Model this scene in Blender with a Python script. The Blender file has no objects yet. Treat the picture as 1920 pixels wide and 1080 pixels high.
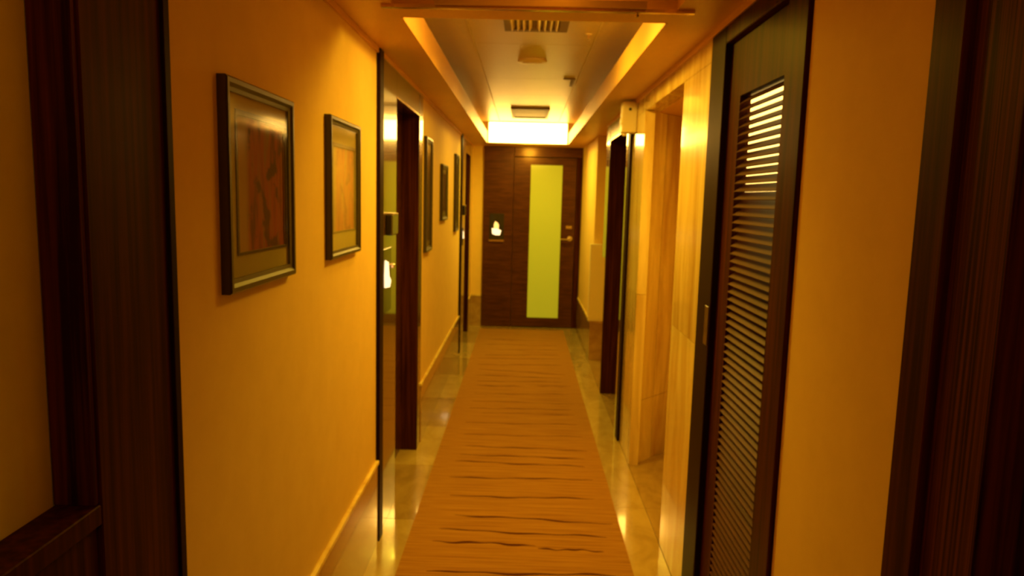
import bpy, bmesh, math, random
from mathutils import Matrix, Vector
random.seed(7)
S = bpy.context.scene
COL = S.collection

# ------------------------------------------------------------------ camera
EYE = 1.7
cam_d = bpy.data.cameras.new('camera'); cam = bpy.data.objects.new('camera', cam_d); COL.objects.link(cam)
cam_d.sensor_width = 36; cam_d.lens = 1332.26 / 1920 * 36; cam_d.clip_start = 0.02
X = Vector((0.9995, -0.0278, 0.0150)); Y = Vector((0.0180, 0.1251, -0.9920)); Z = Vector((0.0257, 0.9918, 0.1255))
Y.normalize(); Z = (Z - Y * Z.dot(Y)).normalized(); X = Y.cross(Z)
M = Matrix((X, Y, Z)).to_4x4(); M.translation = Vector((0, 0, EYE))
cam.matrix_world = M
cam_d.dof.use_dof = True; cam_d.dof.focus_distance = 0.6; cam_d.dof.aperture_fstop = 12.5
S.camera = cam

# ------------------------------------------------------------------ world, exposure, added fill lights without fixtures
w = bpy.data.worlds.new('world'); S.world = w; w.use_nodes = True
w.node_tree.nodes['Background'].inputs[0].default_value = (1, 0.3, 0.03, 1)
w.node_tree.nodes['Background'].inputs[1].default_value = 0.02
S.view_settings.view_transform = 'Standard'; S.view_settings.look = 'None'
S.view_settings.gamma = 1; S.view_settings.use_curve_mapping = False
S.view_settings.exposure = 0.0

LEM = (1.0, 0.78, 0.05); YEL = (1.0, 0.60, 0.03); AMB = (1.0, 0.34, 0.008); ORG = (1.0, 0.28, 0.004)
FAR_PANEL, NEAR_PANEL, BACK_PANEL = 20, 8, 3
def lamp(name, loc, power, col, radius=0.05, spot=None, aim=None):
    d = bpy.data.lights.new(name, 'SPOT' if spot else 'POINT'); d.energy = power; d.color = col; d.shadow_soft_size = radius
    o = bpy.data.objects.new(name, d); COL.objects.link(o); o.location = loc
    if spot:
        d.spot_size = math.radians(spot); d.spot_blend = 0.9
        v = Vector(aim) - Vector(loc); o.rotation_euler = v.to_track_quat('-Z', 'Y').to_euler()
    return o
DOWN = lambda x, y: (x, y, 0)
lamp('added_cove_spot', (0.22, 3.05, 2.56), 62, YEL, 0.08, 165, (-0.40, 3.05, 0))  # added spot without a fixture, brightens the left wall
lamp('added_cove_spot', (-0.22, 3.75, 2.56), 105, YEL, 0.08, 160, (0.75, 3.75, 0.6))  # added spot without a fixture, brightens the right marble
lamp('added_corridor_fill', (0.0, 4.9, 2.56), 30, YEL, 0.08, 170, DOWN(0.0, 4.9))  # this and the next two: added downward fills, no fixtures modelled
lamp('added_corridor_fill', (0.0, 6.4, 2.56), 42, YEL, 0.08, 170, DOWN(0.0, 6.4))
lamp('added_corridor_fill', (0.0, 8.0, 2.56), 100, LEM, 0.08, 170, DOWN(0.0, 8.0))
lamp('added_cove_spot', (0.12, 2.40, 2.56), 8.5, AMB, 0.06, 165, (-0.1, 2.35, 0))  # added spot in the nearer coffer, lifts the upper left wall
lamp('added_door_fill', (0.05, 8.62, 2.33), 15, YEL, 0.08, 150, (0.1, 9.35, 2.1))  # added spot, imitates the glow over the top of the end door
lamp('added_corridor_fill', (0.05, 1.2, 2.56), 0.9, AMB, 0.08, 165, DOWN(0.05, 1.2))  # added weak fill for the near walls
lamp('added_corridor_fill', (0.05, 0.1, 2.3), 2.8, ORG, 0.25)  # added orange fill close to the camera, no fixture

# ------------------------------------------------------------------ materials
def mat(name, base, rough=0.5, grain=None, spec=0.5, coat=0.0, emit=None, metal=0.0, bump=0.0, coat_rough=0.05):
    m = bpy.data.materials.new(name); m.use_nodes = True
    nt = m.node_tree; b = nt.nodes['Principled BSDF']
    b.inputs['Roughness'].default_value = rough; b.inputs['Metallic'].default_value = metal
    b.inputs['Specular IOR Level'].default_value = spec
    b.inputs['Coat Weight'].default_value = coat; b.inputs['Coat Roughness'].default_value = coat_rough
    b.inputs['Base Color'].default_value = (*base, 1)
    if emit:
        b.inputs['Emission Color'].default_value = (*emit[0], 1); b.inputs['Emission Strength'].default_value = emit[1]
    if grain:
        # grain: (other colour, object scale xyz, detail, lo, hi)
        tc = nt.nodes.new('ShaderNodeTexCoord'); mp = nt.nodes.new('ShaderNodeMapping'); ns = nt.nodes.new('ShaderNodeTexNoise')
        rp = nt.nodes.new('ShaderNodeValToRGB'); geo = nt.nodes.new('ShaderNodeNewGeometry')
        mp.inputs['Scale'].default_value = grain[1]; ns.inputs['Scale'].default_value = 1; ns.inputs['Detail'].default_value = grain[2]
        ns.inputs['Roughness'].default_value = 0.6
        rp.color_ramp.elements[0].position = grain[3]; rp.color_ramp.elements[1].position = grain[4]
        rp.color_ramp.elements[0].color = (*grain[0], 1); rp.color_ramp.elements[1].color = (*base, 1)
        nt.links.new(geo.outputs['Position'], mp.inputs['Vector']); nt.links.new(mp.outputs[0], ns.inputs['Vector'])
        nt.links.new(ns.outputs['Fac'], rp.inputs[0]); nt.links.new(rp.outputs[0], b.inputs['Base Color'])
        if bump:
            bp = nt.nodes.new('ShaderNodeBump'); bp.inputs['Strength'].default_value = bump; bp.inputs['Distance'].default_value = 0.002
            nt.links.new(ns.outputs['Fac'], bp.inputs['Height']); nt.links.new(bp.outputs[0], b.inputs['Normal'])
    return m
PLASTER = mat('cream_plaster', (0.82, 0.58, 0.20), 0.75, ((0.78, 0.54, 0.18), (9, 9, 9), 4, 0.3, 0.7), spec=0.25, bump=0.15)
NICHE = mat('pale_yellow_plaster', (0.92, 0.88, 0.22), 0.7, ((0.86, 0.80, 0.19), (12, 12, 12), 4, 0.3, 0.7), spec=0.2, bump=0.2)
CEIL = mat('ceiling_paint', (0.66, 0.50, 0.18), 0.35, ((0.60, 0.44, 0.15), (3, 1.2, 3), 3, 0.3, 0.7), spec=0.5)
SOFF = mat('soffit_paint', (0.74, 0.42, 0.14), 0.4, ((0.68, 0.38, 0.12), (3, 3, 3), 3, 0.3, 0.7), spec=0.4)
WOOD = mat('dark_wood', (0.085, 0.020, 0.006), 0.42, ((0.022, 0.005, 0.002), (60, 60, 1.6), 5, 0.35, 0.68), spec=0.06)
ZEB = mat('striped_dark_wood', (0.13, 0.034, 0.010), 0.45, ((0.020, 0.006, 0.003), (38, 130, 0.9), 5, 0.40, 0.62), spec=0.07)
DOORW = mat('door_wood', (0.10, 0.034, 0.012), 0.30, ((0.045, 0.014, 0.006), (5, 5, 45), 4, 0.35, 0.7), coat=0.3, coat_rough=0.18)
LACQ = mat('lacquered_panel', (0.11, 0.055, 0.016), 0.25, ((0.08, 0.04, 0.012), (30, 30, 1), 3, 0.3, 0.7), coat=1.0, coat_rough=0.06)
BLACKW = mat('black_trim', (0.018, 0.008, 0.005), 0.45, spec=0.06)
MARB = mat('beige_marble', (0.82, 0.64, 0.26), 0.22, ((0.52, 0.31, 0.085), (8, 8, 1.0), 6, 0.36, 0.62), coat=0.8, coat_rough=0.05)
MARB2 = mat('beige_marble_light', (0.88, 0.72, 0.32), 0.22, ((0.64, 0.42, 0.13), (7, 7, 1.1), 6, 0.36, 0.62), coat=0.8, coat_rough=0.05)
SKIRT = mat('skirting_marble', (0.50, 0.31, 0.12), 0.2, ((0.36, 0.20, 0.07), (5, 2.5, 9), 5, 0.35, 0.65), coat=0.9, coat_rough=0.05)
TILE = mat('floor_marble', (0.42, 0.28, 0.11), 0.2, ((0.30, 0.185, 0.06), (7, 4, 4), 6, 0.35, 0.65), coat=0.9, coat_rough=0.05)
TILE2 = mat('floor_marble_light', (0.52, 0.38, 0.16), 0.2, ((0.40, 0.27, 0.10), (7, 4, 4), 6, 0.35, 0.65), coat=0.9, coat_rough=0.05)
CARPET = mat('carpet', (0.40, 0.20, 0.040), 0.95, ((0.25, 0.105, 0.020), (2.2, 95, 2), 5, 0.33, 0.62), spec=0.1, bump=0.6)
STRIPE = mat('carpet_stripe', (0.075, 0.018, 0.010), 0.95, spec=0.05)
FRAMEM = mat('picture_frame_lacquer', (0.040, 0.028, 0.010), 0.38, coat=0.2, coat_rough=0.3)
MATB = mat('picture_mount', (0.42, 0.36, 0.10), 0.6)
GLASSY = None
BRASS = mat('brass_metal', (0.80, 0.58, 0.30), 0.25, metal=1.0)
STEEL = mat('satin_metal', (0.75, 0.62, 0.45), 0.3, metal=1.0)
CREAM = mat('cream_plastic', (0.80, 0.68, 0.45), 0.4)
DARKP = mat('dark_plastic', (0.03, 0.022, 0.012), 0.25, coat=0.4)
VENT = mat('vent_paint', (0.80, 0.66, 0.34), 0.4)
VENTD = mat('vent_dark_paint', (0.20, 0.13, 0.05), 0.6)  # dark brown for vent backing, frames, latch and the slab above
FROST = mat('frosted_glass', (0.42, 0.44, 0.10), 0.3, emit=((0.50, 0.52, 0.015), 0.34), coat=0.3)  # emission stands in for light coming through from behind the pane
LIT = mat('lit_diffuser', (0.9, 0.8, 0.5), 0.5, emit=((1.0, 0.58, 0.11), FAR_PANEL))
LITN = mat('lit_diffuser_near', (0.9, 0.8, 0.5), 0.5, emit=((1.0, 0.50, 0.07), NEAR_PANEL))
LITB = mat('lit_diffuser_back', (0.9, 0.8, 0.5), 0.5, emit=((1.0, 0.34, 0.02), BACK_PANEL))
CUPL = mat('cupboard_light', (0.9, 0.8, 0.5), 0.5, emit=((1.0, 0.62, 0.14), 4.0))
SIGNW = mat('sign_light_white', (0.9, 0.8, 0.7), 0.5, emit=((1.0, 0.72, 0.42), 1.6))
SIGNY = mat('sign_light_amber', (0.9, 0.7, 0.4), 0.5, emit=((1.0, 0.60, 0.20), 1.1))

def glass_mat():
    m = bpy.data.materials.new('picture_glass'); m.use_nodes = True; nt = m.node_tree
    for n in list(nt.nodes): nt.nodes.remove(n)
    out = nt.nodes.new('ShaderNodeOutputMaterial'); mix = nt.nodes.new('ShaderNodeMixShader')
    tr = nt.nodes.new('ShaderNodeBsdfTransparent'); gl = nt.nodes.new('ShaderNodeBsdfGlossy'); fr = nt.nodes.new('ShaderNodeMath'); lw = nt.nodes.new('ShaderNodeLayerWeight'); pw_ = nt.nodes.new('ShaderNodeMath')
    gl.inputs['Roughness'].default_value = 0.07; lw.inputs['Blend'].default_value = 0.5; pw_.operation = 'POWER'; pw_.inputs[1].default_value = 4.0
    fr.operation = 'MULTIPLY_ADD'; fr.inputs[1].default_value = 0.6; fr.inputs[2].default_value = 0.04
    nt.links.new(lw.outputs['Facing'], pw_.inputs[0]); nt.links.new(pw_.outputs[0], fr.inputs[0])
    nt.links.new(fr.outputs[0], mix.inputs[0]); nt.links.new(tr.outputs[0], mix.inputs[1]); nt.links.new(gl.outputs[0], mix.inputs[2])
    nt.links.new(mix.outputs[0], out.inputs[0]); return m
GLASSY = glass_mat()

def art_mat(name, c1, c2, c3, edge):
    """abstract painting: broad vertical washes with ragged patches"""
    m = bpy.data.materials.new(name); m.use_nodes = True; nt = m.node_tree; b = nt.nodes['Principled BSDF']
    b.inputs['Roughness'].default_value = 0.6
    tc = nt.nodes.new('ShaderNodeTexCoord')
    def noise(scale, det):
        mp = nt.nodes.new('ShaderNodeMapping'); mp.inputs['Scale'].default_value = scale
        n = nt.nodes.new('ShaderNodeTexNoise'); n.inputs['Scale'].default_value = 1; n.inputs['Detail'].default_value = det
        nt.links.new(tc.outputs['Object'], mp.inputs['Vector']); nt.links.new(mp.outputs[0], n.inputs['Vector']); return n
    a = noise((1, 30, 5), 4); c = noise((1, 16, 16), 3)
    r = nt.nodes.new('ShaderNodeValToRGB'); e = r.color_ramp.elements
    e[0].position = 0.33; e[0].color = (*c1, 1); e[1].position = 0.68; e[1].color = (*c3, 1)
    k = e.new(0.5); k.color = (*c2, 1)
    nt.links.new(a.outputs['Fac'], r.inputs[0])
    r2 = nt.nodes.new('ShaderNodeValToRGB'); r2.color_ramp.elements[0].position = 0.55; r2.color_ramp.elements[1].position = 0.62
    nt.links.new(c.outputs['Fac'], r2.inputs[0])
    mx = nt.nodes.new('ShaderNodeMixRGB'); nt.links.new(r2.outputs[0], mx.inputs[0]); nt.links.new(r.outputs[0], mx.inputs[1]); mx.inputs[2].default_value = (*c1, 1)
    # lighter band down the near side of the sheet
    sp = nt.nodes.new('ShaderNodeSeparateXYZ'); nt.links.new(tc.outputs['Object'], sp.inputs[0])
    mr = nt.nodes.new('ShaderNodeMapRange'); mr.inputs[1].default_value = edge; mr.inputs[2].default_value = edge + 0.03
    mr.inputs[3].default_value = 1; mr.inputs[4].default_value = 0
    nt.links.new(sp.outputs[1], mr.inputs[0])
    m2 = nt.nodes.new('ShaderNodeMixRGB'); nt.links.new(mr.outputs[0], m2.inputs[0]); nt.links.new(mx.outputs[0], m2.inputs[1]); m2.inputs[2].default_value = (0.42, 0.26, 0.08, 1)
    nt.links.new(m2.outputs[0], b.inputs['Base Color']); return m
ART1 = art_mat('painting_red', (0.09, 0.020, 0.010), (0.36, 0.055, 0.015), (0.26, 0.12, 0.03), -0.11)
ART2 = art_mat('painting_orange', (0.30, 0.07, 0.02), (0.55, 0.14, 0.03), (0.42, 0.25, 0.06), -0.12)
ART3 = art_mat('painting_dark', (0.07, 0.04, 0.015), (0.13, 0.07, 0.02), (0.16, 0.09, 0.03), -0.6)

for m_ in (WOOD, ZEB, DOORW, BLACKW): m_.node_tree.nodes['Principled BSDF'].inputs['Specular Tint'].default_value = (1.0, 0.42, 0.16, 1)
for m_ in (MARB, MARB2, SKIRT, TILE, TILE2): 
    for n_ in m_.node_tree.nodes:
        if n_.type == 'TEX_NOISE': n_.inputs['Distortion'].default_value = 0.7
# ------------------------------------------------------------------ helpers
def ob(name, verts, faces, m, parent=None, origin=None, bevel=0.0, smooth=False):
    """mesh from world-space points; origin at the base centre"""
    xs, ys, zs = zip(*verts)
    if origin is None: origin = ((min(xs)+max(xs))/2, (min(ys)+max(ys))/2, (min(zs)+max(zs))/2 if parent else min(zs))
    O = Vector(origin); me = bpy.data.meshes.new(name)
    me.from_pydata([tuple(Vector(v) - O) for v in verts], [], faces)
    bm = bmesh.new(); bm.from_mesh(me); bmesh.ops.recalc_face_normals(bm, faces=bm.faces)
    if bevel:
        bmesh.ops.bevel(bm, geom=list(bm.edges), offset=bevel, segments=1, affect='EDGES', profile=0.5)
    bm.to_mesh(me); bm.free()
    if smooth:
        for p in me.polygons: p.use_smooth = True
    me.materials.append(m)
    o = bpy.data.objects.new(name, me); COL.objects.link(o)
    if parent:
        o.parent = parent; P = wloc(parent); o.location = O - P
    else: o.location = O
    return o
def wloc(o):
    v = Vector(o.location)
    while o.parent: o = o.parent; v += o.location
    return v
BF = [(0,3,2,1), (4,5,6,7), (0,1,5,4), (1,2,6,5), (2,3,7,6), (3,0,4,7)]
def boxv(x0, x1, y0, y1, z0, z1):
    return [(x0,y0,z0),(x1,y0,z0),(x1,y1,z0),(x0,y1,z0),(x0,y0,z1),(x1,y0,z1),(x1,y1,z1),(x0,y1,z1)]
def boxes(name, L, m, parent=None, bevel=0.0):
    V, F = [], []
    for b in L:
        n = len(V); V += boxv(*b); F += [tuple(i + n for i in f) for f in BF]
    return ob(name, V, F, m, parent, bevel=bevel)
def box(name, x0, x1, y0, y1, z0, z1, m, parent=None, bevel=0.0): return boxes(name, [(x0,x1,y0,y1,z0,z1)], m, parent, bevel)
def prism(name, pts, z0, z1, m, parent=None):
    n = len(pts); V = [(x,y,z0) for x,y in pts] + [(x,y,z1) for x,y in pts]
    F = [tuple(range(n)), tuple(range(n, 2*n))] + [(i, (i+1) % n, (i+1) % n + n, i + n) for i in range(n)]
    return ob(name, V, F, m, parent)
def lathe(name, prof, c, axis, m, parent=None, n=24):
    """prof: list of (radius, height along axis); axis 'x','y','z'"""
    V, F = [], []
    for r, h in prof:
        for i in range(n):
            a = 2*math.pi*i/n; p, q = r*math.cos(a), r*math.sin(a)
            v = {'z': (p,q,h), 'y': (p,h,q), 'x': (h,p,q)}[axis]
            V.append((c[0]+v[0], c[1]+v[1], c[2]+v[2]))
    for k in range(len(prof)-1):
        for i in range(n):
            j = (i+1) % n; F.append((k*n+i, k*n+j, (k+1)*n+j, (k+1)*n+i))
    F.append(tuple(range(n))); F.append(tuple((len(prof)-1)*n + i for i in range(n)))
    return ob(name, V, F, m, parent, smooth=False)
def empty(name, loc, label, cat, group=None, kind=None):
    o = bpy.data.objects.new(name, None); COL.objects.link(o); o.location = loc; o.empty_display_size = 0.1
    return tag(o, label, cat, group, kind)
def tag(o, label, cat=None, group=None, kind=None):
    o['label'] = label
    if cat: o['category'] = cat
    if group: o['group'] = group
    if kind: o['kind'] = kind
    return o
def struct(o, label, cat=None): return tag(o, label, cat, kind='structure')

L, R, CZ, IZ, END = -0.69, 0.72, 2.36, 2.62, 9.35

# ------------------------------------------------------------------ floor
fl = struct(box('floor', -1.6, 1.8, -1.2, 10.2, -0.12, -0.012, SKIRT), 'polished beige marble floor bordering the orange runner')
tl = 0.77
y = -1.05; i = 0
while y < 9.3:
    y1 = min(y + tl, 9.36)
    box('floor_tile', L-0.13, -0.5, y+0.0015, y1-0.0015, -0.012, 0.0, TILE2 if i % 2 else TILE, fl, 0.001)
    box('floor_tile', -0.497, 0.5, y+0.0015, y1-0.0015, -0.012, 0.0, TILE, fl, 0.001)
    y += tl; i += 1
y = -0.5; i = 0
while y < 9.3:
    y1 = min(y + 0.86, 9.36)
    box('floor_tile', 0.503, R-0.001, y+0.0015, y1-0.0015, -0.012, 0.0, TILE2, fl, 0.001)
    box('floor_tile', R+0.001, 1.25, y+0.0015, y1-0.0015, -0.012, 0.0, TILE, fl, 0.001)
    y += 0.86; i += 1

# ------------------------------------------------------------------ walls
boxes_l = [(L-0.10, L, 1.374, 3.315, 0, CZ+0.02), (L-0.10, L, 4.70, 7.60, 0, CZ+0.02), (L-0.10, L, 8.90, 9.36, 0, CZ+0.02),
           (L-0.22, L-0.09, -1.0, 1.108, 0, CZ+0.02), (L-0.22, L-0.14, 3.3, 4.72, 0, CZ+0.3), (L-0.22, L-0.14, 7.59, 8.92, 0, CZ+0.3)]
struct(boxes('wall_left', boxes_l, PLASTER), 'cream plaster wall on the left, hung with framed pictures')
boxes_r = [(R, R+0.10, 1.31, 1.89, 0, CZ+0.02), (0.74, 0.86, 7.5, 9.36, 0, CZ+0.02), (0.861, 1.199, 7.5, 7.6, 0, CZ+0.02),
           (1.2, 1.3, 3.2, 7.6, 0, CZ+0.02), (R+0.14, R+0.24, 1.85, 2.9, 0, CZ+0.02), (R+0.20, R+0.3, -1.0, 1.35, 0, CZ+0.02)]
struct(boxes('wall_right', boxes_r, PLASTER), 'cream plaster wall on the right beyond and before the marble')
struct(boxes('wall_end', [(-0.85, -0.54, END, END+0.1, 0, CZ+0.02), (0.735, 0.90, END, END+0.1, 0, CZ+0.02), (-0.85, 0.9, END+0.12, END+0.2, 0, CZ+0.3)], PLASTER), 'cream plaster wall around the glazed door at the corridor end')
struct(box('wall_back', -1.4, 1.4, -1.1, -1.0, 0, 2.8, PLASTER), 'cream plaster wall behind the viewer')

# marble cladding on the right: slabs as separate pieces
mw = empty('wall_marble', (R, 3.9, 0), 'polished beige marble cladding on the right wall around the alcove', kind='structure', cat=None)
def slab(y0, y1, z0, z1, m): box('marble_slab', R, R+0.06, y0+0.001, y1-0.001, z0+0.001, z1-0.001, m, mw)
slab(2.86, 3.38, 0.0, 1.12, MARB2); slab(2.86, 3.38, 1.12, 2.25, MARB)
slab(4.44, 4.90, 0.0, 1.12, MARB); slab(4.44, 4.90, 1.12, 2.25, MARB2)
slab(2.86, 3.88, 2.25, CZ, MARB); slab(3.88, 4.90, 2.25, CZ, MARB)
boxes('backing', [(R+0.062, 1.2, 2.86, 3.379, 0, CZ), (R+0.062, R+0.10, 3.38, 4.9, 2.251, CZ)], MARB, mw)
box('header_underside', R+0.062, 1.2, 3.38, 5.0, 2.252, 2.30, SOFF, mw)
# the splayed far side of the alcove, in upright slabs
dx, dy = 0.44, 0.48
for k in range(3):
    a, b = k/3 + 0.002, (k+1)/3 - 0.002
    for z0, z1 in ((0, 0.42), (0.423, 2.25)):
        prism('marble_slab', [(R+0.02+dx*a, 4.44+dy*a), (R+0.02+dx*b, 4.44+dy*b), (R+0.02+dx*b, 4.50+dy*b), (R+0.02+dx*a, 4.50+dy*a)], z0, z1, (MARB2, MARB, MARB)[k], mw)

# ------------------------------------------------------------------ skirtings (tall marble slabs with a lighter cap)
def skirting(name, runs, label, x, sgn):
    e = empty(name, (x, sum(runs[0])/2, 0), label, None, kind='structure')
    for y0, y1 in runs:
        n = max(1, round((y1-y0)/0.95)); d = (y1-y0)/n
        for k in range(n):
            a, b = sorted((x, x + sgn*0.012)); box('skirting_slab', a, b, y0+k*d+0.001, y0+(k+1)*d-0.001, 0, 0.40, SKIRT, e, 0.001)
        a, b = sorted((x, x + sgn*0.018)); box('skirting_cap', a, b, y0, y1, 0.40, 0.42, MARB2, e, 0.003)
skirting('baseboard_left', [(1.374, 3.31), (4.76, 7.60), (8.98, 9.35)], 'tall marble skirting with a pale cap along the left wall', L, 1)
e = empty('baseboard_right', (0.74, 8.4, 0), 'tall marble skirting at the far right of the corridor', None, kind='structure')
box('skirting_slab', 0.728, 0.74, 7.5, 8.42, 0, 0.40, SKIRT, e); box('skirting_slab', 0.728, 0.74, 8.422, 9.35, 0, 0.40, SKIRT, e)
box('skirting_cap', 0.722, 0.74, 7.5, 9.35, 0.40, 0.42, MARB2, e)
box('skirting_slab', 0.728, 1.2, 7.488, 7.5, 0, 0.40, SKIRT, e); box('skirting_cap', 0.722, 1.2, 7.482, 7.5, 0.40, 0.42, MARB2, e)
box('skirting_slab', 0.708, 0.72, 1.312, 1.885, 0, 0.40, SKIRT, e)
e = empty('baseboard_end', (-0.6, END, 0), 'tall marble skirting left of the end door', None, kind='structure')
box('skirting_slab', L+0.013, -0.545, END-0.012, END, 0, 0.40, SKIRT, e); box('skirting_cap', L+0.019, -0.545, END-0.018, END, 0.40, 0.42, MARB2, e)

# ------------------------------------------------------------------ ceiling: soffit border, coffers, lit ends
ce = empty('ceiling', (0, 4, CZ), 'low ceiling with long recessed coffers', None, kind='structure')
FC = (-0.48, 0.51, 2.755, 8.84); NC = (-0.50, 0.545, -0.6, 2.58)
T = CZ + 0.12
boxes('soffit', [(-1.0, FC[0], -1.0, 9.5, CZ, T), (FC[1], 1.35, -1.0, 9.5, CZ, T), (FC[0], FC[1], NC[3], FC[2], CZ, T),
                 (FC[0], FC[1], FC[3], 9.5, CZ, T), (FC[0], FC[1], -1.0, NC[2], CZ, T)], SOFF, ce)
boxes('cove_side', [(-0.66, -0.62, -0.7, 8.9, T, IZ+.02), (0.65, 0.69, -0.7, 8.9, T, IZ+.02), (-0.62, 0.65, FC[3]+0.02, 8.9, T, IZ+.02),
                    (-0.62, 0.65, 2.62, 2.72, T, IZ+.02), (-0.62, 0.65, -0.7, -0.62, T, IZ+.02)], CEIL, ce)
# painted lips of the coffer openings
boxes('coffer_lip', [(FC[0]-0.003, FC[0]+0.004, FC[2], FC[3], CZ-0.002, T+0.01), (FC[1]-0.004, FC[1]+0.003, FC[2], FC[3], CZ-0.002, T+0.01)], SOFF, ce)
# inner ceiling boards, three lanes, cross joints in the middle lane
for a, b in ((-0.62, -0.335), (0.385, 0.65)):
    for y0, y1 in ((-0.62, 2.62), (2.72, 5.8), (5.8, 8.86)):
        box('ceiling_board', a, b, y0+0.001, y1-0.001, IZ, IZ+0.02, CEIL, ce)
ys = [2.72, 4.42, 5.66, 6.52, 7.45, 8.86]
for y0, y1 in zip(ys[:-1], ys[1:]): box('ceiling_board', -0.325, 0.375, y0+0.003, y1-0.003, IZ, IZ+0.02, CEIL, ce)
for y0, y1 in ((-0.62, 1.0), (1.0, 2.62)): box('ceiling_board', -0.325, 0.375, y0+0.003, y1-0.003, IZ, IZ+0.02, CEIL, ce)
boxes('joint_strip', [(-0.333, -0.327, -0.6, 8.86, IZ-0.004, IZ+0.01), (0.377, 0.383, -0.6, 8.86, IZ-0.004, IZ+0.01)], VENT, ce)
box('slab_above', -1.5, 1.5, -1.1, 9.6, IZ+0.022, IZ+0.12, VENTD, ce)
# gold metal edge on the nearer coffer
t = struct(boxes('trim_1', [(-0.52, 0.57, 2.565, 2.585, CZ-0.012, CZ), (-0.33, 0.40, 2.54, 2.56, CZ-0.005, CZ+0.02)], BRASS), 'thin gold metal edging on the ceiling beam between the coffers')
lathe('screw_head', [(0.008, 0), (0.006, -0.008)], (0.375, 2.60, CZ-0.012), 'z', BRASS, t, 12)
# shadow gap moulding where soffit meets wall
struct(boxes('trim_2', [(L-0.001, L+0.012, 1.0, 9.35, CZ-0.022, CZ)], SOFF), 'narrow brown moulding between left wall and ceiling')
struct(boxes('trim_3', [(R-0.014, R+0.001, -0.5, 6.4, CZ-0.025, CZ)], SOFF), 'narrow brown moulding between right wall and ceiling')

def cove_light(name, label, y, s, m, xs=(-0.46, 0.49)):
    o = empty(name, (0.015, y, CZ+0.01), label, 'ceiling light')
    n = 4; d = (xs[1]-xs[0])/n
    box('housing', xs[0]-0.01, xs[1]+0.01, min(y, y-s*0.02), max(y, y-s*0.02), CZ+0.005, IZ-0.005, CREAM, o)
    for k in range(n):
        box('diffuser', xs[0]+k*d+0.002, xs[0]+(k+1)*d-0.002, min(y, y+s*0.012), max(y, y+s*0.012), CZ+0.012, IZ-0.012, m, o)
    return o
cove_light('cove_light', 'glaring white luminous panel in the ceiling recess above the end door', 8.82, -1, LIT)
cove_light('cove_light', 'luminous panel hidden on the beam side of the long ceiling recess', 2.78, 1, LITN, (-0.46, 0.49))
cove_light('cove_light', 'added luminous panel, out of view in the nearest ceiling recess behind the viewer', -0.58, 1, LITB)  # unseen panel added to give the near end an orange light

# ------------------------------------------------------------------ ceiling fittings
v = empty('ceiling_vent', (0.03, 3.82, IZ), 'square slatted air vent in the long coffer ceiling, nearest the beam', 'vent')
z = IZ
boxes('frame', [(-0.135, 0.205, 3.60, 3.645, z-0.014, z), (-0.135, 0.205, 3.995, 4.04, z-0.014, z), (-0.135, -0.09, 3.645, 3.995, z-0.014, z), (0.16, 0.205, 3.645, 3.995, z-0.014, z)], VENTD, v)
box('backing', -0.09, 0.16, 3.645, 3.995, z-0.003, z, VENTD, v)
for k in range(8):
    xx = -0.085 + k*0.0312; sg = -1 if k < 4 else 1
    V = []
    for yy in (3.645, 3.995):
        V += [(xx, yy, z-0.004), (xx+sg*0.012, yy, z-0.022), (xx+sg*0.012+0.004, yy, z-0.022), (xx+0.004, yy, z-0.004)]
    ob('slat', V, [(0,1,2,3), (4,7,6,5), (0,4,5,1), (1,5,6,2), (2,6,7,3), (3,7,4,0)], VENT, v)
s_ = empty('smoke_detector', (0.025, 4.92, IZ), 'round pale smoke detector on the ceiling beyond the slatted vent', 'smoke detector')
lathe('base', [(0.095, 0), (0.097, -0.012), (0.085, -0.016)], (0.025, 4.92, IZ), 'z', VENT, s_)
lathe('cap', [(0.070, -0.012), (0.064, -0.019), (0.040, -0.023)], (0.025, 4.92, IZ), 'z', VENT, s_)
s_ = empty('sprinkler_head', (0.33, 4.12, IZ), 'tiny pale sprinkler head on the ceiling right of the vent', 'sprinkler')
lathe('escutcheon', [(0.022, 0), (0.018, -0.006)], (0.33, 4.12, IZ), 'z', VENT, s_, 16); lathe('deflector', [(0.006, -0.006), (0.006, -0.028), (0.014, -0.03)], (0.33, 4.12, IZ), 'z', BRASS, s_, 12)
p = empty('air_grille', (0.03, 7.9, IZ), 'dark rectangular grille on the ceiling just before the glaring light', 'vent')
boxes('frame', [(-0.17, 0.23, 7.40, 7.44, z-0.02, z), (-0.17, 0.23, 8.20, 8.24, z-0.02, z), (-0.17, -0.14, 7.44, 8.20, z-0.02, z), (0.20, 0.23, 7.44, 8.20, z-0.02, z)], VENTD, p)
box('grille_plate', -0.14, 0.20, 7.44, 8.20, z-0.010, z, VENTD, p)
h = empty('access_hatch', (0.30, 5.9, IZ), 'small hinged hatch latch at the ceiling joint, right of centre', 'hatch')
boxes('latch', [(0.27, 0.36, 5.60, 5.625, z-0.008, z), (0.335, 0.36, 5.625, 5.95, z-0.008, z)], VENTD, h)

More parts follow.
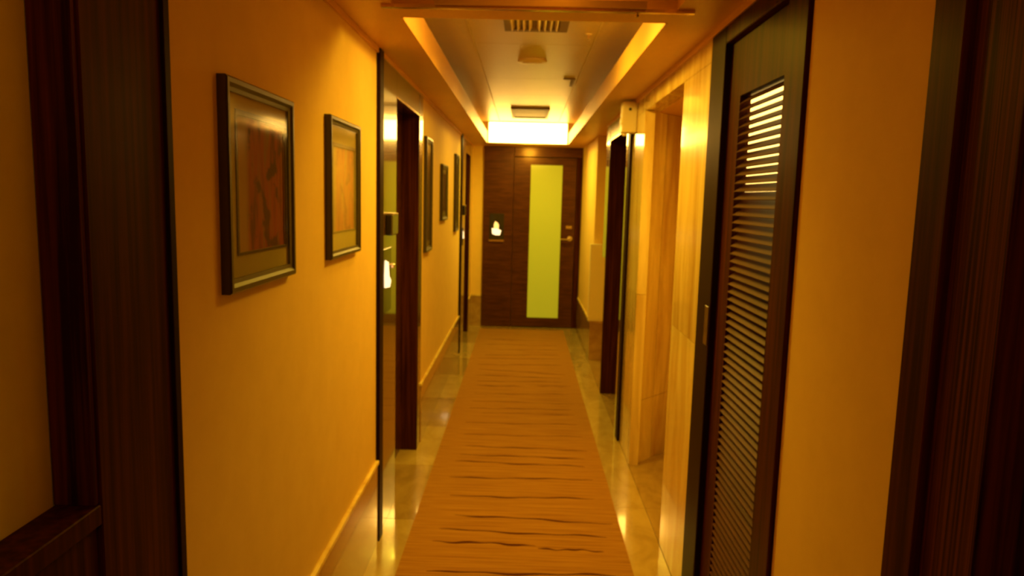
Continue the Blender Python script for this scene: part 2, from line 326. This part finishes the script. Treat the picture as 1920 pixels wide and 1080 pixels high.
# ------------------------------------------------------------------ left foreground: wood-framed niche
n_ = empty('window_1', (L, 0.6, 0), 'dark wood framed wall niche at the left edge with a cream plaster back', None, kind='structure')
box('casing', L-0.07, L+0.004, 1.110, 1.374, 0, CZ, WOOD, n_, 0.002)
box('casing_edge', L+0.004, L+0.012, 1.355, 1.377, 0, CZ, BLACKW, n_, 0.001)
box('sill', L-0.07, L+0.004, -0.95, 1.109, 1.145, 1.18, WOOD, n_, 0.002)
box('panel', L-0.07, L-0.005, -0.95, 1.109, 0.42, 1.144, WOOD, n_, 0.002)
box('back_panel', L-0.088, L-0.071, -0.95, 1.10, 1.17, 2.23, NICHE, n_)
box('plinth', L-0.07, L+0.004, -0.95, 1.109, 0.0, 0.419, BLACKW, n_, 0.002)
box('head_board', L-0.07, L+0.004, -0.95, 1.109, 2.22, CZ, WOOD, n_, 0.002)
box('reveal', L-0.069, L-0.0005, 1.098, 1.109, 1.181, 2.219, ZEB, n_, 0.001)

# ------------------------------------------------------------------ recessed guest-room doors
def lit_sign(parent, x, y, z0, facing, scale=1.0):
    """small glowing bell-push plate: wide lower glow, narrow upper glow"""
    s = scale
    if facing == 'x':
        box('sign_plate', x, x+0.006, y-0.11*s, y+0.11*s, z0-0.12*s, z0+0.20*s, DARKP, parent, 0.001)
        V = [(x+0.006, y-0.06*s, z0+0.01*s), (x+0.006, y+0.06*s, z0), (x+0.006, y+0.09*s, z0+0.03*s), (x+0.006, y+0.04*s, z0+0.06*s), (x+0.006, y+0.02*s, z0+0.13*s), (x+0.006, y-0.05*s, z0+0.145*s), (x+0.006, y-0.065*s, z0+0.07*s)]
        W = [(a+0.004, b, c) for a, b, c in V]; n = len(V)
        ob('lit_emblem', V+W, [tuple(range(n)), tuple(range(n, 2*n))] + [(i, (i+1) % n, (i+1) % n+n, i+n) for i in range(n)], SIGNW, parent)
    else:
        box('sign_plate', x-0.095*s, x+0.095*s, y-0.006, y, z0-0.07*s, z0+0.27*s, DARKP, parent, 0.001)
        box('plate_ledge', x-0.10*s, x+0.10*s, y-0.022, y, z0-0.095*s, z0-0.07*s, BRASS, parent, 0.001)
        for nm, P, m in (('lit_emblem', [(-.055,.005),(-.01,-.012),(.045,-.01),(.062,.05),(.03,.065),(.02,.075),(-.045,.075),(-.062,.08)], SIGNW),
                         ('lit_emblem', [(-.035,.076),(.028,.076),(.03,.12),(.015,.15),(-.02,.17),(-.035,.13)], SIGNY)):
            V = [(x+a*s, y-0.006, z0+b*s) for a, b in P]; W = [(a, b-0.004, c) for a, b, c in V]; n = len(V)
            ob(nm, V+W, [tuple(range(n)), tuple(range(n, 2*n))] + [(i, (i+1) % n, (i+1) % n+n, i+n) for i in range(n)], m, parent)

def card_reader(parent, x, y, z0, sgn):
    a, b = sorted((x, x+sgn*0.035))
    r = box('card_reader', a, b, y-0.08, y+0.08, z0, z0+0.105, DARKP, parent, 0.006)
    a, b = sorted((x, x+sgn*0.036)); box('reader_top', a, b, y-0.07, y+0.07, z0+0.102, z0+0.11, STEEL, r, 0.001)

def left_door(name, y0, yp0, yp1, yo1, yc1, label):
    d = empty(name, (L, (y0+yc1)/2, 0), label, None, kind='structure')
    HZ = 2.21
    box('post', L-0.02, L+0.018, y0, yp0, 0, CZ, BLACKW, d, 0.002)
    box('side_panel', L-0.12, L+0.006, yp0, yp1, 0.0, CZ, LACQ, d, 0.002)
    box('overpanel', L-0.12, L+0.006, yp1+0.001, yo1, HZ, CZ, LACQ, d, 0.001)
    box('head_edge', L-0.02, L+0.009, yp1+0.001, yo1, HZ-0.008, HZ, BRASS, d)
    box('far_jamb', L-0.13, L+0.006, yo1, yo1+0.03, 0, CZ, WOOD, d, 0.002)
    box('casing', L-0.02, L+0.006, yo1+0.031, yc1, 0, CZ, LACQ, d, 0.001)
    lf = box('door_leaf', L-0.135, L-0.105, yp1, yo1, 0.004, HZ-0.002, DOORW, d, 0.001)
    lathe('door_handle', [(0.024, 0), (0.024, 0.01), (0.01, 0.012), (0.01, 0.05)], (L-0.105, yp1+0.10, 1.02), 'x', STEEL, lf, 16)
    box('lever', L-0.062, L-0.048, yp1+0.09, yp1+0.22, 1.01, 1.03, STEEL, lf, 0.004)
    card_reader(d, L+0.006, y0+0.27, 1.50, 1)
    return d
d1 = left_door('door_1', 3.315, 3.40, 3.80, 4.60, 4.76, 'recessed dark wood door behind a glossy brown side panel, nearest on the left')
lit_sign(d1, L+0.006, 3.52, 1.235, 'x', 1.0)
box('emblem_glint', L+0.006, L+0.03, 3.60, 3.64, 1.33, 1.35, BRASS, d1, 0.003)
d2 = left_door('door_2', 7.60, 7.72, 8.20, 8.88, 8.98, 'recessed dark wood door behind a brown side panel, far left beside the end door')
lit_sign(d2, L+0.006, 7.95, 1.235, 'x', 0.6)

# right recessed door
d3 = empty('door_3', (R, 5.5, 0), 'recessed dark wood door on the right wall beyond the marble alcove', None, kind='structure')
box('post', R-0.018, R+0.06, 4.905, 4.99, 0, CZ, BLACKW, d3, 0.002)
box('post_edge', R-0.02, R+0.01, 4.992, 5.06, 0, CZ, LACQ, d3, 0.002)
box('far_jamb', R-0.006, R+0.20, 6.15, 6.19, 0, CZ, WOOD, d3, 0.002)
box('casing', R-0.006, R+0.02, 6.191, 6.42, 1.2, CZ, LACQ, d3, 0.001)
box('overpanel', R-0.006, R+0.18, 5.061, 6.149, 2.21, CZ, LACQ, d3, 0.001)
box('head_edge', R-0.009, R+0.02, 5.061, 6.149, 2.20, 2.209, BRASS, d3)
lf = box('door_leaf', R+0.17, R+0.20, 4.99, 6.149, 0.004, 2.208, DOORW, d3, 0.001)
lathe('door_handle', [(0.024, 0), (0.024, -0.01), (0.01, -0.012), (0.01, -0.05)], (R+0.17, 5.15, 1.02), 'x', STEEL, lf, 16)
box('near_jamb', R+0.061, R+0.20, 4.92, 4.989, 0, 2.25, WOOD, d3)

# ------------------------------------------------------------------ end door with tall frosted panel
d4 = empty('door_4', (0.1, END, 0), 'dark wood door with a tall frosted yellow-green panel at the corridor end', None, kind='structure')
F = END - 0.03
box('side_panel', -0.54, -0.15, F, END+0.05, 0, CZ, DOORW, d4, 0.003)
box('transom', -0.148, 0.735, F, END+0.05, 2.235, CZ, DOORW, d4, 0.003)
box('jamb', 0.625+0.04, 0.735, F, END+0.05, 0, 2.234, WOOD, d4, 0.003)
lf = boxes('door_leaf', [(-0.145, 0.068, F+0.012, END+0.04, 0.01, 2.225), (0.480, 0.660, F+0.012, END+0.04, 0.01, 2.225),
                         (0.068, 0.480, F+0.012, END+0.04, 0.01, 0.13), (0.068, 0.480, F+0.012, END+0.04, 2.135, 2.225)], DOORW, d4)
box('glass_panel', 0.069, 0.479, F+0.02, F+0.03, 0.131, 2.134, FROST, lf)
lk = box('lock_plate', 0.545, 0.625, F+0.004, F+0.012, 1.32, 1.36, BRASS, lf, 0.002)
hd = lathe('door_handle', [(0.036, 0), (0.034, -0.012), (0.014, -0.014), (0.014, -0.055), (0.011, -0.06)], (0.600, F+0.012, 1.19), 'y', STEEL, lf, 20)
bl = box('lever', 0.475, 0.612, F-0.055, F-0.038, 1.172, 1.192, STEEL, lf, 0.005)
lit_sign(d4, -0.36, F, 1.225, 'y', 1.0)

# pale panel on the return wall at right
pw = empty('wall_hatch', (0.84, 7.43, 0.43), 'pale upright panel on the low wall left of the right recessed door', 'panel')
box('frame', 0.702, 1.0, 7.43, 7.50, 0.43, 1.245, CREAM, pw, 0.002); box('panel_face', 0.712, 0.985, 7.424, 7.43, 0.45, 1.225, VENT, pw, 0.002)

# ------------------------------------------------------------------ louvred door on the right
d5 = empty('door_5', (R, 2.35, 0), 'dark wood louvred cupboard door in a broad frame on the right wall', None, kind='structure')
box('frame_side', R-0.012, R+0.05, 2.66, 2.855, 0, CZ-0.026, BLACKW, d5, 0.003)
box('frame_side', R-0.012, R+0.05, 1.895, 2.04, 0, CZ-0.026, WOOD, d5, 0.003)
box('frame_head', R-0.012, R+0.10, 2.041, 2.659, 2.27, CZ-0.026, WOOD, d5, 0.003)
lf = boxes('door_leaf', [(R+0.012, R+0.05, 2.525, 2.655, 0.006, 2.265), (R+0.012, R+0.05, 2.045, 2.105, 0.006, 2.265),
                         (R+0.012, R+0.05, 2.105, 2.525, 0.006, 0.30), (R+0.012, R+0.05, 2.105, 2.525, 2.07, 2.265)], WOOD, d5)
boxes('lining', [(R+0.13, R+0.139, 1.93, 2.85, 0.0, 2.30), (R+0.06, R+0.13, 1.93, 1.94, 0.0, 2.30), (R+0.06, R+0.13, 2.84, 2.85, 0.0, 2.30)], WOOD, d5)
box('lit_panel', R+0.118, R+0.129, 2.33, 2.80, 1.50, 2.25, CUPL, d5)
LOUV = mat('louvre_wood', (0.10, 0.030, 0.008), 0.45, ((0.06, 0.018, 0.005), (4, 2, 60), 3, 0.3, 0.7), spec=0.15)
pitch = 0.0272; nl = int((2.07-0.30)/pitch); me = None
for k in range(nl):
    zc = 0.30 + pitch*(k+0.5)
    if me is None:
        V = []
        for yy in (2.105, 2.525):
            for a, b in ((0.010, -0.013), (0.014, -0.015), (0.046, 0.011), (0.042, 0.013)):
                V.append((R+a, yy, zc+b))
        sl = ob('slat', V, [(0,1,2,3), (4,7,6,5), (0,4,5,1), (1,5,6,2), (2,6,7,3), (3,7,4,0)], LOUV, lf); me = sl.data; base = sl
        z00 = zc
    else:
        o = bpy.data.objects.new('slat', me); COL.objects.link(o); o.parent = lf
        o.location = base.location + Vector((0, 0, zc - z00))
box('strike_plate', R-0.015, R-0.012, 2.67, 2.72, 1.16, 1.31, LACQ, d5, 0.001)

# ------------------------------------------------------------------ dark doorway at the right edge
d6 = empty('door_6', (R, 1.0, 0), 'dark grained wood door surround at the right edge', None, kind='structure')
box('casing', R-0.012, R+0.12, 1.215, 1.309, 0, CZ-0.026, WOOD, d6, 0.002)
box('reveal_board', R+0.004, R+0.12, 1.075, 1.214, 0, CZ-0.026, ZEB, d6, 0.001)
box('door_leaf', R+0.10, R+0.14, -0.3, 1.074, 0.005, CZ-0.03, BLACKW, d6, 0.001)
box('casing', R-0.012, R+0.12, -0.45, -0.31, 0, CZ-0.026, WOOD, d6, 0.002)

# ------------------------------------------------------------------ wall-mounted box beside the right door
wb = empty('wall_dispenser', (0.67, 4.8, 2.14), 'small cream box mounted high on the marble by the right recessed door', 'dispenser')
box('body', 0.622, R, 4.76, 4.86, 2.145, 2.345, CREAM, wb, 0.006)
lathe('indicator', [(0.010, 0), (0.008, -0.004)], (0.672, 4.76, 2.295), 'y', DARKP, wb, 12)
lathe('nozzle', [(0.016, 0), (0.016, -0.014), (0.010, -0.02)], (0.645, 4.80, 2.145), 'z', CREAM, wb, 12)
box('button', 0.616, 0.622, 4.78, 4.83, 2.20, 2.24, CREAM, wb, 0.001)

# ------------------------------------------------------------------ carpet runner with woven stripes
c = box('carpet_runner', -0.535, 0.545, -0.9, 9.1, 0.0005, 0.009, CARPET)
tag(c, 'golden orange carpet runner with thin dark wavy cross stripes down the corridor', 'carpet')
ST = [(-0.41,4.13,0.46,4.16,1),(-0.38,3.86,0.44,3.88,.9),(-0.33,3.62,0.51,3.57,1),(-0.39,3.45,0.46,3.42,1),(-0.41,3.32,0.10,3.31,1.3),(0.11,3.28,0.43,3.27,1),(-0.40,3.03,0.46,3.05,1.1),
      (-0.38,4.52,0.44,4.51,.9),(-0.40,4.40,0.43,4.37,1),(-0.36,4.69,0.47,4.66,.8),(-0.39,4.92,0.46,4.95,.6),(-0.40,5.19,0.44,5.22,.8),(-0.40,5.57,0.42,5.60,.9),(-0.39,5.78,0.46,5.76,.7),
      (-0.39,5.99,0.44,6.06,.7),(-0.39,6.27,0.04,6.28,1),(0.16,6.31,0.46,6.33,.8),(-0.42,6.65,0.39,6.61,1),(-0.40,6.88,0.44,6.76,1),(-0.43,7.09,0.42,7.15,1),(-0.45,7.36,0.43,7.44,.9),
      (-0.39,7.54,0.41,7.62,.8),(-0.29,5.46,0.44,5.46,.5),(-0.40,6.42,0.38,6.47,.7),(-0.27,7.82,0.43,7.89,.7),(-0.4,8.1,0.42,8.13,.6),(-0.38,8.4,0.4,8.38,.6),
      (-0.4,2.8,0.4,2.78,1),(-0.36,2.5,0.45,2.52,1),(-0.4,2.25,0.4,2.22,1),(-0.38,1.9,0.4,1.93,1),(-0.4,1.6,0.4,1.57,1),(-0.4,1.3,0.42,1.32,1),(-0.4,1.0,0.4,0.98,1),(-0.4,0.6,0.4,0.62,1)]
for x0, y0, x1, y1, wgt in ST:
    n = 26; V = []; F_ = []; ph = random.random()*6; amp = 0.006
    for k in range(n+1):
        f = k/n; x = x0 + (x1-x0)*f; yy = y0 + (y1-y0)*f + amp*math.sin(ph+f*9) + amp*0.6*math.sin(ph*2+f*23)
        hw = (0.0058 + 0.0025*math.sin(ph*3+f*14)) * wgt * min(1, 6*f+0.15, 6*(1-f)+0.15) * (0.8 if y0 > 4.8 else 1)
        V += [(x, yy-hw, 0.0075), (x, yy+hw, 0.0075), (x, yy+hw, 0.0098), (x, yy-hw, 0.0098)]
    for k in range(n):
        a = 4*k
        F_ += [(a, a+4, a+7, a+3), (a+3, a+7, a+6, a+2), (a+2, a+6, a+5, a+1), (a+1, a+5, a+4, a)]
    F_ += [(0, 3, 2, 1), (4*n, 4*n+1, 4*n+2, 4*n+3)]
    ob('woven_stripe', V, F_, STRIPE, c)

# ------------------------------------------------------------------ framed pictures on the left wall
def picture(y0, y1, z0, z1, fw, my, mz, art, label, dep=0.024):
    yc = (y0+y1)/2; p = empty('framed_picture', (L, yc, z0), label, 'picture', 'framed pictures on the left wall')
    x0, x1 = L, L+dep
    # mitred, stepped frame of four bars
    V = []; F_ = []
    prof = [(0, x0), (0, x1-0.004), (0.004, x1), (fw*0.45, x1), (fw*0.7, x1-0.006), (fw, x1-0.008), (fw, x0)]
    for ins, xx in prof:
        V += [(xx, y0+ins, z0+ins), (xx, y1-ins, z0+ins), (xx, y1-ins, z1-ins), (xx, y0+ins, z1-ins)]
    for k in range(len(prof)-1):
        for i in range(4): j = (i+1) % 4; F_.append((k*4+i, k*4+j, k*4+4+j, k*4+4+i))
    fr = ob('frame', V, F_, FRAMEM, p)
    xm = x1 - 0.016
    mt = boxes('mount', [(x0+0.003, xm, y0+fw, y1-fw, z0+fw, z0+mz[0]), (x0+0.003, xm, y0+fw, y1-fw, z1-mz[1], z1-fw), (x0+0.003, xm, y0+fw, y0+my[0], z0+mz[0], z1-mz[1]), (x0+0.003, xm, y1-my[1], y1-fw, z0+mz[0], z1-mz[1])], MATB, p)
    boxes('inner_fillet', [(xm, xm+0.003, y0+my[0]-0.008, y1-my[1]+0.008, z0+mz[0]-0.006, z0+mz[0]), (xm, xm+0.003, y0+my[0]-0.008, y1-my[1]+0.008, z1-mz[1], z1-mz[1]+0.012),
                           (xm, xm+0.003, y0+my[0]-0.010, y0+my[0], z0+mz[0], z1-mz[1]), (xm, xm+0.003, y1-my[1], y1-my[1]+0.006, z0+mz[0], z1-mz[1])], FRAMEM, p)
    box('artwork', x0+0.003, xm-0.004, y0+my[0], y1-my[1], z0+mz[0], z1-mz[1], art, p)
    box('glass', x1-0.011, x1-0.009, y0+fw-0.001, y1-fw+0.001, z0+fw-0.001, z1-fw+0.001, GLASSY, p)
    return p
picture(1.605, 2.07, 1.462, 1.957, 0.032, (0.085, 0.045), (0.09, 0.078), ART1, 'largest-looking framed picture, nearest, with a dark red abstract print')
picture(2.46, 2.905, 1.468, 1.968, 0.028, (0.075, 0.05), (0.095, 0.10), ART2, 'framed orange abstract print, second from the niche, left of the glossy panel')
picture(4.86, 5.17, 1.31, 2.10, 0.035, (0.06, 0.06), (0.08, 0.08), ART3, 'tall narrow dark framed picture just beyond the nearest left door')
picture(5.80, 6.20, 1.50, 1.96, 0.035, (0.09, 0.09), (0.08, 0.08), ART3, 'small dark framed picture midway between the two left doors')
picture(6.92, 7.26, 1.36, 2.11, 0.035, (0.10, 0.10), (0.10, 0.10), ART3, 'dark framed picture farthest along the left wall before the far door')
